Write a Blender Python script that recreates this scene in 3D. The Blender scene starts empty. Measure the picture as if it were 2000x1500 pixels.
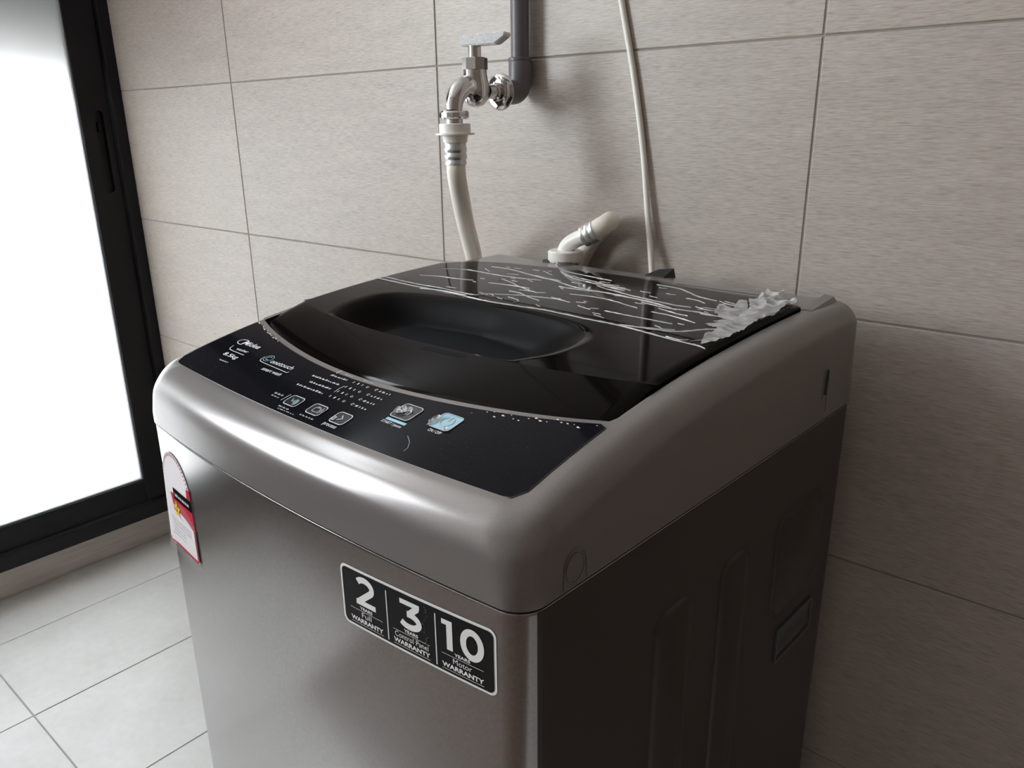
import bpy, bmesh, math, random
import numpy as np
from mathutils import Vector, Matrix
from mathutils import noise as mnoise

# ------------------------------------------------------------------ camera, sky, exposure
sc = bpy.context.scene
COL = sc.collection
cam_d = bpy.data.cameras.new('camera')
cam_d.sensor_width = 36.0
cam_d.lens = 1528.04 / 2000 * 36
cam_d.clip_start = 0.01
cam = bpy.data.objects.new('camera', cam_d)
cam.location = (1.54458, -0.92394, 1.12509)
cam.rotation_euler = (1.24977, 0.0120057, 0.7089485)
COL.objects.link(cam)
sc.camera = cam

world = bpy.data.worlds.new('world')
sc.world = world
world.use_nodes = True
bg = world.node_tree.nodes['Background']
bg.inputs[0].default_value = (0.88, 0.95, 1.0, 1)
bg.inputs[1].default_value = 17.6

sc.view_settings.view_transform = 'Standard'
sc.view_settings.look = 'None'
sc.view_settings.gamma = 1.0
sc.view_settings.use_curve_mapping = False
sc.view_settings.exposure = 0.0


def portal(loc, rot, sx, sy):
    l = bpy.data.lights.new('daylight_portal', 'AREA')
    l.shape = 'RECTANGLE'
    l.size = sx
    l.size_y = sy
    l.cycles.is_portal = True
    o = bpy.data.objects.new('daylight_portal', l)
    o.location = loc
    o.rotation_euler = rot
    COL.objects.link(o)


# ------------------------------------------------------------------ materials
def principled(name, col, rough=.5, metal=0., coat=0., coat_rough=.05, spec=.5):
    m = bpy.data.materials.new(name)
    m.use_nodes = True
    b = m.node_tree.nodes['Principled BSDF']
    b.inputs['Base Color'].default_value = (*col, 1)
    b.inputs['Roughness'].default_value = rough
    b.inputs['Metallic'].default_value = metal
    b.inputs['Coat Weight'].default_value = coat
    b.inputs['Coat Roughness'].default_value = coat_rough
    b.inputs['Specular IOR Level'].default_value = spec
    return m


def N(m, typ, **kw):
    n = m.node_tree.nodes.new(typ)
    for k, v in kw.items():
        if k in n.inputs:
            n.inputs[k].default_value = v
        else:
            setattr(n, k, v)
    return n


def L(m, a, b):
    m.node_tree.links.new(a, b)


def noise(m, scale3, scale=1., detail=3., coord='pos', rough=.5):
    if coord == 'pos':
        g = N(m, 'ShaderNodeNewGeometry').outputs['Position']
    else:
        g = N(m, 'ShaderNodeTexCoord').outputs['Object']
    mp = N(m, 'ShaderNodeMapping')
    mp.inputs['Scale'].default_value = scale3
    L(m, g, mp.inputs['Vector'])
    n = N(m, 'ShaderNodeTexNoise')
    n.inputs['Scale'].default_value = scale
    n.inputs['Detail'].default_value = detail
    n.inputs['Roughness'].default_value = rough
    L(m, mp.outputs[0], n.inputs['Vector'])
    return n.outputs['Fac']


def ramp(m, fac, stops):
    r = N(m, 'ShaderNodeValToRGB')
    e = r.color_ramp.elements
    while len(e) < len(stops):
        e.new(.5)
    for i, (p, c) in enumerate(stops):
        e[i].position = p
        e[i].color = (*c, 1) if len(c) == 3 else c
    L(m, fac, r.inputs[0])
    return r.outputs[0]


def mix(m, fac, a, b, typ='MIX'):
    n = N(m, 'ShaderNodeMix', data_type='RGBA', blend_type=typ)
    if isinstance(fac, (int, float)):
        n.inputs[0].default_value = fac
    else:
        L(m, fac, n.inputs[0])
    for i, v in ((6, a), (7, b)):
        if isinstance(v, tuple):
            n.inputs[i].default_value = (*v, 1)
        else:
            L(m, v, n.inputs[i])
    return n.outputs[2]


def bump(m, h, strength, dist):
    b = N(m, 'ShaderNodeBump')
    b.inputs['Strength'].default_value = strength
    b.inputs['Distance'].default_value = dist
    L(m, h, b.inputs['Height'])
    L(m, b.outputs[0], m.node_tree.nodes['Principled BSDF'].inputs['Normal'])


def P(m):
    return m.node_tree.nodes['Principled BSDF'].inputs


# wall tile: taupe porcelain with fine horizontal streaks
m_wtile = principled('wall_tile', (.4, .37, .34), .42)
s1 = noise(m_wtile, (42, 42, 700), 1, 4, rough=.6)
s2 = noise(m_wtile, (7, 7, 60), 1, 2)
s3 = noise(m_wtile, (90, 90, 900), 1, 1)
c1 = ramp(m_wtile, s1, [(.28, (.375, .315, .268)), (.52, (.49, .43, .38)), (.74, (.56, .50, .45))])
c2 = ramp(m_wtile, s2, [(.3, (.90, .90, .90)), (.7, (1., 1., 1.))])
c3 = ramp(m_wtile, s3, [(.3, (.86, .85, .84)), (.55, (1., 1., 1.))])
c = mix(m_wtile, 1., mix(m_wtile, 1., c1, c2, 'MULTIPLY'), c3, 'MULTIPLY')
oi = N(m_wtile, 'ShaderNodeObjectInfo')
c = mix(m_wtile, 1., c, ramp(m_wtile, oi.outputs['Random'], [(0, (.95, .95, .955)), (1, (1., 1., 1.))]), 'MULTIPLY')
L(m_wtile, c, P(m_wtile)['Base Color'])
bump(m_wtile, s1, .25, .0008)

m_grout = principled('wall_grout', (.30, .27, .245), .9)
m_plain = principled('wall_plain', (.13, .088, .062), .6)
m_front = principled('front_wall_paint', (.34, .30, .265), .7)
m_ceil = principled('ceiling_paint', (.80, .77, .73), .8)

m_ftile = principled('floor_tile', (.5, .5, .49), .38)
f1 = noise(m_ftile, (5, 5, 5), 1, 5, rough=.6)
f2 = noise(m_ftile, (60, 60, 60), 1, 3)
c = mix(m_ftile, 1., ramp(m_ftile, f1, [(.3, (.60, .595, .58)), (.7, (.70, .70, .695))]),
        ramp(m_ftile, f2, [(.3, (.94, .94, .94)), (.7, (1, 1, 1))]), 'MULTIPLY')
L(m_ftile, c, P(m_ftile)['Base Color'])
m_fgrout = principled('floor_grout', (.33, .33, .325), .9)
m_kerb = principled('kerb', (.47, .41, .36), .6)
k1 = noise(m_kerb, (9, 9, 160), 1, 4)
L(m_kerb, ramp(m_kerb, k1, [(.3, (.62, .56, .52)), (.7, (.74, .68, .64))]), P(m_kerb)['Base Color'])

m_alu = principled('black_aluminium', (.006, .006, .008), .45, spec=.3)
m_slot = principled('black_slot', (.003, .003, .003), .6)
m_bead = principled('grey_gasket', (.45, .46, .48), .4)

# frosted pane: light passes and scatters
m_pane = bpy.data.materials.new('frosted_glass')
m_pane.use_nodes = True
nt = m_pane.node_tree
nt.nodes.clear()
out = nt.nodes.new('ShaderNodeOutputMaterial')
tr = nt.nodes.new('ShaderNodeBsdfTranslucent')
tr.inputs[0].default_value = (.62, .618, .615, 1)
gl = nt.nodes.new('ShaderNodeBsdfGlossy')
gl.inputs['Roughness'].default_value = .5
mx = nt.nodes.new('ShaderNodeMixShader')
mx.inputs[0].default_value = .05
nt.links.new(tr.outputs[0], mx.inputs[1])
nt.links.new(gl.outputs[0], mx.inputs[2])
nt.links.new(mx.outputs[0], out.inputs[0])

# washer: metallic taupe-grey paint
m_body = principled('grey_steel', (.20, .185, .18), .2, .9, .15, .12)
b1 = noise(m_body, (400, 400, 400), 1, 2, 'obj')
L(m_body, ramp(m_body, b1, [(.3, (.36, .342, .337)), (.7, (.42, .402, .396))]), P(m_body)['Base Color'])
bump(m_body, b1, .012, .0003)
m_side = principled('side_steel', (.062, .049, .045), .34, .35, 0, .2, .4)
m_cover = principled('grey_cover_plastic', (.19, .174, .17), .23, .38, .0, .15)
b2 = noise(m_cover, (900, 900, 900), 1, 1, 'obj')
L(m_cover, ramp(m_cover, b2, [(.3, (.225, .205, .20)), (.7, (.245, .224, .218))]), P(m_cover)['Base Color'])
m_dark = principled('dark_recess', (.01, .01, .01), .5)
m_seam = principled('seam', (.02, .018, .018), .6)
m_lid = principled('lid_gloss', (.004, .003, .003), .06, 0, 0, .03, .05)
m_hollow = principled('lid_window', (.008, .009, .011), .5, spec=.05)
m_wallh = principled('hollow_gloss', (.003, .0025, .0025), .35, spec=.04)
m_panel = principled('panel_gloss', (.007, .007, .010), .09, 0, 0, .05, .05)
d1 = noise(m_panel, (700, 700, 700), 1, 2, 'obj')
d2 = noise(m_panel, (12, 12, 12), 1, 2, 'obj')
dm = N(m_panel, 'ShaderNodeMath', operation='MULTIPLY')
L(m_panel, ramp(m_panel, d1, [(.68, (0, 0, 0)), (.76, (1, 1, 1))]), dm.inputs[0])
L(m_panel, ramp(m_panel, d2, [(.45, (0, 0, 0)), (.65, (.5, .5, .5))]), dm.inputs[1])
L(m_panel, mix(m_panel, dm.outputs[0], (.007, .007, .010), (.16, .16, .17)), P(m_panel)['Base Color'])
m_print = principled('white_print', (.72, .73, .74), .5)
m_dim = principled('dim_print', (.42, .42, .44), .5)
m_teal = principled('teal_print', (.16, .34, .40), .5)
m_blue = principled('blue_print', (.36, .62, .75), .4)
m_outline = principled('button_outline', (.55, .56, .57), .4)
m_btn = principled('button_face', (.016, .016, .018), .15)
m_stick = principled('sticker_black', (.006, .006, .007), .4, spec=.2)
m_stickw = principled('sticker_white', (.80, .78, .77), .4)
m_red = principled('label_red', (.46, .035, .06), .6, spec=0.)
m_yel = principled('label_yellow', (.75, .50, .06), .6, spec=0.)
m_lab = principled('label_white', (.74, .70, .71), .6, spec=0.)
m_labb = principled('label_black', (.01, .01, .01), .6, spec=0.)
m_labg = principled('label_grey', (.36, .34, .36), .5)

m_chrome = principled('chrome', (.62, .60, .60), .09, 1.)
m_lever = principled('worn_chrome', (.66, .66, .67), .38, .45)
lv = noise(m_lever, (500, 500, 500), 1, 2, 'obj')
L(m_lever, ramp(m_lever, lv, [(.3, (.5, .5, .51)), (.7, (.72, .72, .73))]), P(m_lever)['Base Color'])
m_pipe = principled('grey_pvc', (.125, .112, .122), .38)
m_hose = principled('cream_hose', (.80, .745, .66), .32)
m_white = principled('white_plastic', (.82, .79, .73), .35)
m_cable = principled('white_cable', (.80, .77, .71), .4)
m_clamp = principled('clamp_steel', (.62, .62, .62), .35, .8)
m_rubber = principled('black_rubber', (.012, .012, .012), .6)


def film_mat(name, alpha, col):
    m = bpy.data.materials.new(name)
    m.use_nodes = True
    nt = m.node_tree
    b = nt.nodes['Principled BSDF']
    b.inputs['Base Color'].default_value = (*col, 1)
    b.inputs['Roughness'].default_value = .18
    b.inputs['Alpha'].default_value = alpha
    return m


m_film = film_mat('milky_film', .52, (.66, .645, .63))
m_ridge = film_mat('film_ridge', .72, (.56, .53, .52))
m_clear = bpy.data.materials.new('clear_film')
m_clear.use_nodes = True
nt = m_clear.node_tree
nt.nodes.clear()
out = nt.nodes.new('ShaderNodeOutputMaterial')
tp = nt.nodes.new('ShaderNodeBsdfTransparent')
gl = nt.nodes.new('ShaderNodeBsdfGlossy')
gl.inputs['Roughness'].default_value = .04
fr = nt.nodes.new('ShaderNodeFresnel')
fr.inputs[0].default_value = 1.3
mx = nt.nodes.new('ShaderNodeMixShader')
nt.links.new(fr.outputs[0], mx.inputs[0])
nt.links.new(tp.outputs[0], mx.inputs[1])
nt.links.new(gl.outputs[0], mx.inputs[2])
nt.links.new(mx.outputs[0], out.inputs[0])


# ------------------------------------------------------------------ mesh helpers
def obj(name, verts, faces, mat, parent=None, smooth=False, angle=40):
    me = bpy.data.meshes.new(name)
    me.from_pydata([tuple(map(float, v)) for v in verts], [], [tuple(f) for f in faces])
    bm = bmesh.new()
    bm.from_mesh(me)
    bmesh.ops.recalc_face_normals(bm, faces=bm.faces)
    bm.to_mesh(me)
    bm.free()
    me.materials.append(mat)
    if smooth:
        me.shade_smooth()
        me.set_sharp_from_angle(angle=math.radians(angle))
    o = bpy.data.objects.new(name, me)
    COL.objects.link(o)
    if parent:
        o.parent = parent
    return o


def bmobj(name, bm, mat, parent=None, smooth=False, angle=40):
    me = bpy.data.meshes.new(name)
    bmesh.ops.recalc_face_normals(bm, faces=bm.faces)
    bm.to_mesh(me)
    bm.free()
    me.materials.append(mat)
    if smooth:
        me.shade_smooth()
        me.set_sharp_from_angle(angle=math.radians(angle))
    o = bpy.data.objects.new(name, me)
    COL.objects.link(o)
    if parent:
        o.parent = parent
    return o


def tag(o, label=None, cat=None, group=None, kind=None):
    if label:
        o['label'] = label
    if cat:
        o['category'] = cat
    if group:
        o['group'] = group
    if kind:
        o['kind'] = kind
    return o


def empty(name, loc=(0, 0, 0), rz=0.):
    o = bpy.data.objects.new(name, None)
    o.location = loc
    o.rotation_euler = (0, 0, rz)
    o.empty_display_size = .05
    COL.objects.link(o)
    return o


def bx(bm, x0, x1, y0, y1, z0, z1, bev=0.):
    g = bmesh.ops.create_cube(bm, size=1)
    for v in g['verts']:
        v.co = Vector(((x0 + x1) / 2 + v.co.x * (x1 - x0), (y0 + y1) / 2 + v.co.y * (y1 - y0), (z0 + z1) / 2 + v.co.z * (z1 - z0)))
    if bev:
        es = list({e for v in g['verts'] for e in v.link_edges})
        bmesh.ops.bevel(bm, geom=es, offset=bev, segments=2, affect='EDGES', profile=.5)


def box(name, x0, x1, y0, y1, z0, z1, mat, parent=None, bev=0.):
    bm = bmesh.new()
    bx(bm, x0, x1, y0, y1, z0, z1, bev)
    return bmobj(name, bm, mat, parent)


def spline(pts, n=10):
    pts = [np.array(p, float) for p in pts]
    P_ = [2 * pts[0] - pts[1]] + pts + [2 * pts[-1] - pts[-2]]
    o = []
    for i in range(1, len(P_) - 2):
        a, b, c, d = P_[i - 1:i + 3]
        for k in range(n):
            t = k / n
            o.append(.5 * (2 * b + (c - a) * t + (2 * a - 5 * b + 4 * c - d) * t * t + (3 * b - a - 3 * c + d) * t ** 3))
    o.append(pts[-1])
    return o


def tube_data(path, r, n=18, cap=True):
    path = [np.array(p, float) for p in path]
    rs = r if hasattr(r, '__len__') else [r] * len(path)
    V, F = [], []
    up = None
    for i, p in enumerate(path):
        t = path[min(i + 1, len(path) - 1)] - path[max(i - 1, 0)]
        t /= np.linalg.norm(t)
        if up is None:
            a = np.array([0, 0, 1.]) if abs(t[2]) < .8 else np.array([1., 0, 0])
            up = np.cross(t, a)
        up = up - t * (up @ t)
        up /= np.linalg.norm(up)
        w = np.cross(t, up)
        for k in range(n):
            a = 2 * math.pi * k / n
            V.append(p + rs[i] * (math.cos(a) * up + math.sin(a) * w))
    for i in range(len(path) - 1):
        for k in range(n):
            F.append((i * n + k, i * n + (k + 1) % n, (i + 1) * n + (k + 1) % n, (i + 1) * n + k))
    if cap:
        F.append(tuple(range(n))[::-1])
        F.append(tuple((len(path) - 1) * n + k for k in range(n)))
    return V, F


def tube(name, path, r, mat, parent=None, n=18, cap=True, angle=50):
    V, F = tube_data(path, r, n, cap)
    return obj(name, V, F, mat, parent, True, angle)


def lathe(name, prof, mat, parent=None, origin=(0, 0, 0), axis=(0, 0, 1), n=28, angle=35):
    """prof: (radius, distance along axis)"""
    ax = Vector(axis).normalized()
    q = Vector((0, 0, 1)).rotation_difference(ax)
    V, F = [], []
    for r, h in prof:
        for k in range(n):
            a = 2 * math.pi * k / n
            V.append(Vector(origin) + q @ Vector((r * math.cos(a), r * math.sin(a), h)))
    for i in range(len(prof) - 1):
        for k in range(n):
            F.append((i * n + k, i * n + (k + 1) % n, (i + 1) * n + (k + 1) % n, (i + 1) * n + k))
    F.append(tuple(range(n))[::-1])
    F.append(tuple((len(prof) - 1) * n + k for k in range(n)))
    return obj(name, V, F, mat, parent, True, angle)


# ------------------------------------------------------------------ the room
XD = -0.555      # kerb face under the sliding door
XR_, YF_, ZC_ = 2.55, -2.5, 2.6
TH = 0.306

wall = box('wall_back', -.75, XR_ + .1, 0.0, .12, -.1, ZC_ + .05, m_grout)
tag(wall, kind='structure')
tag(box('wall_right', XR_, XR_ + .1, YF_ - .05, .02, -.1, ZC_ + .05, m_plain), kind='structure')
tag(box('wall_front', -.75, XR_ + .1, YF_ - .1, YF_, -.1, ZC_ + .05, m_front), kind='structure')
tag(box('ceiling', -.75, XR_ + .1, YF_ - .1, .12, ZC_, ZC_ + .1, m_ceil), kind='structure')
floor = box('floor', -.75, XR_ + .05, YF_ - .05, 0.05, -.15, -.0015, m_fgrout)
tag(floor, kind='structure')

TILE = {}


def tile_mesh(w, h, t, mat, horiz):
    key = (round(w, 4), round(h, 4), horiz)
    if key in TILE:
        return TILE[key]
    e = .0009
    a, b = w / 2, h / 2
    base = [(-a, -b), (a, -b), (a, b), (-a, b)]
    top_ = [(-a + e, -b + e), (a - e, -b + e), (a - e, b - e), (-a + e, b - e)]
    V = []
    for q, d in ((base, 0), (base, t - e * .7), (top_, t)):
        for u, v in q:
            V.append((u, v, d) if horiz else (u, -d, v))
    F = [(8, 9, 10, 11), (3, 2, 1, 0)]
    for s in (0, 4):
        for k in range(4):
            F.append((s + k, s + (k + 1) % 4, s + 4 + (k + 1) % 4, s + 4 + k))
    me = bpy.data.meshes.new('tile')
    me.from_pydata(V, [], F)
    bm = bmesh.new()
    bm.from_mesh(me)
    bmesh.ops.recalc_face_normals(bm, faces=bm.faces)
    bm.to_mesh(me)
    bm.free()
    me.materials.append(mat)
    TILE[key] = me
    return me


rt = random.Random(4)
G = .0024
xs = [-.70, 0, .6, 1.2, 1.8, 2.4, XR_]
zs = [0] + [.6 + TH * k for k in range(-1, 7)] + [ZC_]
for i in range(len(xs) - 1):
    for j in range(len(zs) - 1):
        w, h = xs[i + 1] - xs[i] - G, zs[j + 1] - zs[j] - G
        if w < .02 or h < .02:
            continue
        o = bpy.data.objects.new('tile', tile_mesh(w, h, .0042, m_wtile, False))
        o.location = ((xs[i] + xs[i + 1]) / 2, .003 + rt.uniform(-.0003, .0003), (zs[j] + zs[j + 1]) / 2)
        COL.objects.link(o)
        o.parent = wall
fx = [XD] + [-.351 + .3105 * k for k in range(0, 10)]
fx = [v for v in fx if v < XR_] + [XR_]
fy = [-1.30, -1.183, -1.0, -.583, 0]
for i in range(len(fx) - 1):
    for j in range(len(fy) - 1):
        if fx[i] > .25 and fy[j + 1] < -.95:
            continue
        w, h = fx[i + 1] - fx[i] - .0028, fy[j + 1] - fy[j] - .0028
        if w < .02 or h < .02:
            continue
        o = bpy.data.objects.new('tile', tile_mesh(w, h, .006, m_ftile, True))
        o.location = ((fx[i] + fx[i + 1]) / 2, (fy[j] + fy[j + 1]) / 2, -.006 + rt.uniform(-.0002, .0002))
        COL.objects.link(o)
        o.parent = floor

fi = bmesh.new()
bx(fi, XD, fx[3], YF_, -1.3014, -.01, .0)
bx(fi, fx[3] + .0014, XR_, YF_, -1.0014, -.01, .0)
tag(bmobj('floor_added_dark', fi, principled('added_dark_floor', (.15, .11, .088), .45)), kind='structure')  # unseen dark floor zone, added to darken the reflection in the machine's front

# left wall: kerb, sliding door with frosted sash, the rest of the wall
DZ1 = 2.12       # head of the door
DYE = -1.16      # far jamb of the door
kerb = box('trim_1', -.75, XD, DYE - .02, 0, -.002, .1, m_kerb, bev=.002)
tag(kerb, kind='structure')
wl = bmesh.new()
bx(wl, -.75, XD, -1.24, DYE, 0, ZC_)
bx(wl, -.75, XD, YF_ - .05, -2.3, -.1, ZC_ + .05)
bx(wl, -.75, XD, -2.3, -1.24, 0, 1.05)
bx(wl, -.75, XD, -2.3, -1.24, 2.50, ZC_)
bx(wl, -.75, XD, DYE, 0, DZ1, DZ1 + .06)
bx(wl, -.75, XD, DYE, 0, ZC_ - .03, ZC_)  # gap left open above the door head, added to let in daylight
tag(bmobj('wall_left', wl, m_plain), kind='structure')

door = empty('door_1', (XD, -.9, .1))
tag(door, kind='structure')
INV = Matrix.Translation((-XD, .9, -.1))


def dpart(o):
    o.data.transform(INV)
    o.parent = door
    return o


fb = bmesh.new()
FX = -.497
bx(fb, -.62, FX, DYE, 0, .0985, .1385, .002)                      # sill track
bx(fb, -.62, FX, -.028, 0, .1385, DZ1, .002)                      # jamb at the tiled wall
bx(fb, -.62, FX, DYE, DYE + .03, .1385, DZ1, .002)
bx(fb, -.62, FX, DYE + .03, -.028, DZ1 - .04, DZ1, .002)
dpart(bmobj('door_frame', fb, m_alu))
SX = -.512


def sash(x1, y0, y1, handle):
    x0 = x1 - .032
    st = .072
    bm = bmesh.new()
    bx(bm, x0, x1, y1 - st, y1, .1405, DZ1 - .042, .0015)
    s = bmobj('sash_stile', bm, m_alu)
    if handle:
        cb = bmesh.new()
        V, F = [], []
        n = 12
        for d in (0, 1):
            for k in range(2 * n):
                a = math.pi * k / n
                cz = 1.157 if k < n else .985
                V.append((x1 + .01 - d * .028, -.058 + .0105 * math.cos(a), cz + .0105 * math.sin(a)))
        F = [tuple(range(2 * n)), tuple(range(2 * n, 4 * n))[::-1]]
        for k in range(2 * n):
            F.append((k, (k + 1) % (2 * n), 2 * n + (k + 1) % (2 * n), 2 * n + k))
        cut = obj('handle_cut', V, F, m_slot)
        bo = s.modifiers.new('slot', 'BOOLEAN')
        bo.object = cut
        bo.solver = 'EXACT'
        dg = bpy.context.evaluated_depsgraph_get()
        me = bpy.data.meshes.new_from_object(s.evaluated_get(dg))
        s.modifiers.clear()
        s.data = me
        bpy.data.objects.remove(cut)
        hb = bmesh.new()
        V = []
        for d, g_ in ((0, .0100), (1, .0100)):
            for k in range(2 * n):
                a = math.pi * k / n
                cz = 1.157 if k < n else .985
                V.append((x1 - .0175 + d * .004, -.058 + g_ * math.cos(a), cz + g_ * math.sin(a)))
        hnd = obj('handle_recess', V, F, m_slot)
        dpart(hnd)
        lt = box('latch', x1 - .0165, x1 - .004, -.062, -.054, 1.118, 1.140, m_alu, bev=.002)
        dpart(lt)
    dpart(s)
    for nm, a, b, c_, d_ in (('sash_stile', y0, y0 + st, .1405, DZ1 - .042), ('sash_rail', y0 + st, y1 - st, .1405, .2065), ('sash_rail', y0 + st, y1 - st, DZ1 - .11, DZ1 - .042)):
        dpart(box(nm, x0, x1, a, b, c_, d_, m_alu, bev=.0015))
    gb = bmesh.new()
    ya, yb, za, zb = y0 + st, y1 - st, .2065, DZ1 - .11
    for a in ((ya, ya + .0035, za, zb), (yb - .0035, yb, za, zb), (ya + .0035, yb - .0035, za, za + .0035), (ya + .0035, yb - .0035, zb - .0035, zb)):
        bx(gb, x0 + .006, x1 - .006, *a)
    dpart(bmobj('gasket', gb, m_bead))
    dpart(box('pane', x0 + .012, x0 + .018, ya, yb, za, zb, m_pane))


sash(SX, DYE + .031, -.029, True)
dpart(box('added_shade_board', -.680, -.676, DYE, -.01, 1.27, DZ1, m_ceil))  # board added outside the pane to dim its upper part
win_added = bmesh.new()
for a in ((-2.3, -2.26, 1.05, 2.50), (-1.28, -1.24, 1.05, 2.50), (-2.26, -1.28, 1.05, 1.09), (-2.26, -1.28, 2.46, 2.50)):
    bx(win_added, -.68, -.62, *a)
tag(bmobj('window_added', win_added, m_alu), kind='structure')  # open window out of view, added to bring daylight onto the tiled wall
portal((-.66, -1.77, 1.775), (0, math.radians(-90), 0), 1.37, .98)
portal((-.66, -.58, 2.375), (0, math.radians(-90), 0), .38, 1.12)

# balcony outside
tag(box('floor_balcony', -2.3, -.75, -3.2, 1.0, -.12, -.02, m_fgrout), kind='structure')
tag(box('wall_balcony', -2.4, -2.3, -3.2, 1.0, -.12, .95, m_ceil), kind='structure')

# ------------------------------------------------------------------ washing machine
OX, OY, RZ = 0.74843, -0.58818, math.radians(-2.1)
W0, W1, DEP = -.004, .531, .550
wm = empty('washing_machine', (OX, OY, 0), RZ)
tag(wm, 'dark grey top-loading washing machine with glossy black lid, standing against tiled wall', 'washing machine')

_py = [0, .037, .07, .13, .2, .3, .43, .5, .55]
_pz = [.8865, .8965, .906, .918, .9285, .9372, .9432, .9445, .9445]
_pc = np.polyfit(_py, _pz, 4)


def T(y):
    return float(np.polyval(_pc, min(max(y, -.02), .55)))


def footprint(Rf=.021, Rb=.026):
    pts = []

    def arc(cx, cy, R, a0, a1, n=14):
        for k in range(n + 1):
            a = math.radians(a0 + (a1 - a0) * k / n)
            pts.append((cx + R * math.cos(a), cy + R * math.sin(a)))

    def seg(a, b, n):
        for k in range(1, n):
            t = k / n
            pts.append((a[0] + (b[0] - a[0]) * t, a[1] + (b[1] - a[1]) * t))
    arc(W0 + Rf, Rf, Rf, 180, 270)
    seg((W0 + Rf, 0), (W1 - Rf, 0), 60)
    arc(W1 - Rf, Rf, Rf, 270, 360)
    seg((W1, Rf), (W1, DEP - Rb), 50)
    arc(W1 - Rb, DEP - Rb, Rb, 0, 90)
    seg((W1 - Rb, DEP), (W0 + Rb, DEP), 50)
    arc(W0 + Rb, DEP - Rb, Rb, 90, 180)
    seg((W0, DEP - Rb), (W0, Rf), 50)
    mid, hw = (W0 + W1) / 2, (W1 - W0) / 2
    q = []
    for x, y in pts:
        t = (x - mid) / hw
        q.append((x, y - .0150 * (1 - t * t) * max(0, 1 - y / .05)))
    return np.array(q)


FP = footprint()
_d = np.roll(FP, -1, 0) - np.roll(FP, 1, 0)
_d /= np.linalg.norm(_d, axis=1)[:, None]
FN = np.stack([_d[:, 1], -_d[:, 0]], 1)      # outward normal (counter-clockwise outline)
NFP = len(FP)
FPB = footprint(.037, .037)      # the shoulders round off more generously
_d = np.roll(FPB, -1, 0) - np.roll(FPB, 1, 0)
_d /= np.linalg.norm(_d, axis=1)[:, None]
FNB = np.stack([_d[:, 1], -_d[:, 0]], 1)
_fr = FP[(FP[:, 1] < .0205)]
_fr = _fr[np.argsort(_fr[:, 0])]


def YB(x):
    return float(np.interp(x, _fr[:, 0], _fr[:, 1]))


def loops_to_faces(nl, n, F, base=0):
    for i in range(nl - 1):
        for k in range(n):
            F.append((base + i * n + k, base + i * n + (k + 1) % n, base + (i + 1) * n + (k + 1) % n, base + (i + 1) * n + k))


# cabinet: front + left wrap and right side share one sheet-metal shell
V, F = [], []
lv = [(.012, .022), (.004, .024), (.0012, .030), (.0012, .034), (.0012, .4), (.0012, .8290), (.0012, .8307), (.0015, .8312), (.0070, .8314), (.02, .8314)]
for ins, z in lv:
    for (x, y), (nx, ny) in zip(FP, FN):
        V.append((x - nx * ins, y - ny * ins, z))
loops_to_faces(len(lv), NFP, F)
F.append(tuple(range(NFP))[::-1])
F.append(tuple((len(lv) - 1) * NFP + k for k in range(NFP)))
cab = obj('cabinet', V, F, m_body, wm, True, 50)
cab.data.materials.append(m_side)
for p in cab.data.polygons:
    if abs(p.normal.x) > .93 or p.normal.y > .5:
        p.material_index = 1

# lid curves (local metres)
LF = ([.0135, .04, .072, .112, .152, .213, .261, .315, .37, .419, .461, .497],
      [.138, .129, .119, .1095, .102, .0955, .0935, .096, .103, .1115, .122, .1345])
LC = ([.0135, .05, .102, .172, .238, .306, .367, .419, .464, .497],
      [.190, .178, .168, .162, .161, .1635, .168, .1745, .1815, .189])
LB = ([.0135, .03, .06, .095, .174, .25, .326, .395, .445, .475, .497],
      [.405, .432, .452, .463, .4755, .479, .4765, .471, .467, .463, .455])


def smooth_curve(c_):
    co = np.polyfit(c_[0], c_[1], 6)
    return lambda x: float(np.polyval(co, x))


yLF, yLC, yLB = smooth_curve(LF), smooth_curve(LC), smooth_curve(LB)
LX0, LX1 = .0135, .497


def ray_poly(c, a, poly):
    dx, dy = math.cos(a), math.sin(a)
    best = None
    n = len(poly)
    for i in range(n):
        x0, y0 = poly[i][0] - c[0], poly[i][1] - c[1]
        x1, y1 = poly[(i + 1) % n][0] - c[0], poly[(i + 1) % n][1] - c[1]
        ex, ey = x1 - x0, y1 - y0
        den = dx * ey - dy * ex
        if abs(den) < 1e-12:
            continue
        t = (x0 * ey - y0 * ex) / den
        s = (x0 * dy - y0 * dx) / den
        if t > 0 and -1e-6 <= s <= 1 + 1e-6 and (best is None or t > best):
            best = t
    return best


def lid_poly(front, g=0.):
    xs_ = np.linspace(LX0 - g, LX1 + g, 60)
    f = [(x, front(min(max(x, LX0), LX1)) - g) for x in xs_]
    b = [(x, yLB(min(max(x, LX0), LX1)) + g) for x in xs_[::-1]]
    return f + b


# top cover: outer rim, rounded shoulders, rails, opening for the lid
open_poly = lid_poly(yLF, .0022)
V, F = [], []
CC = (.258, .30)
rows = []


def rad(nx, ny, y):
    return .021 * nx * nx + .034 * ny * ny


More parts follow.
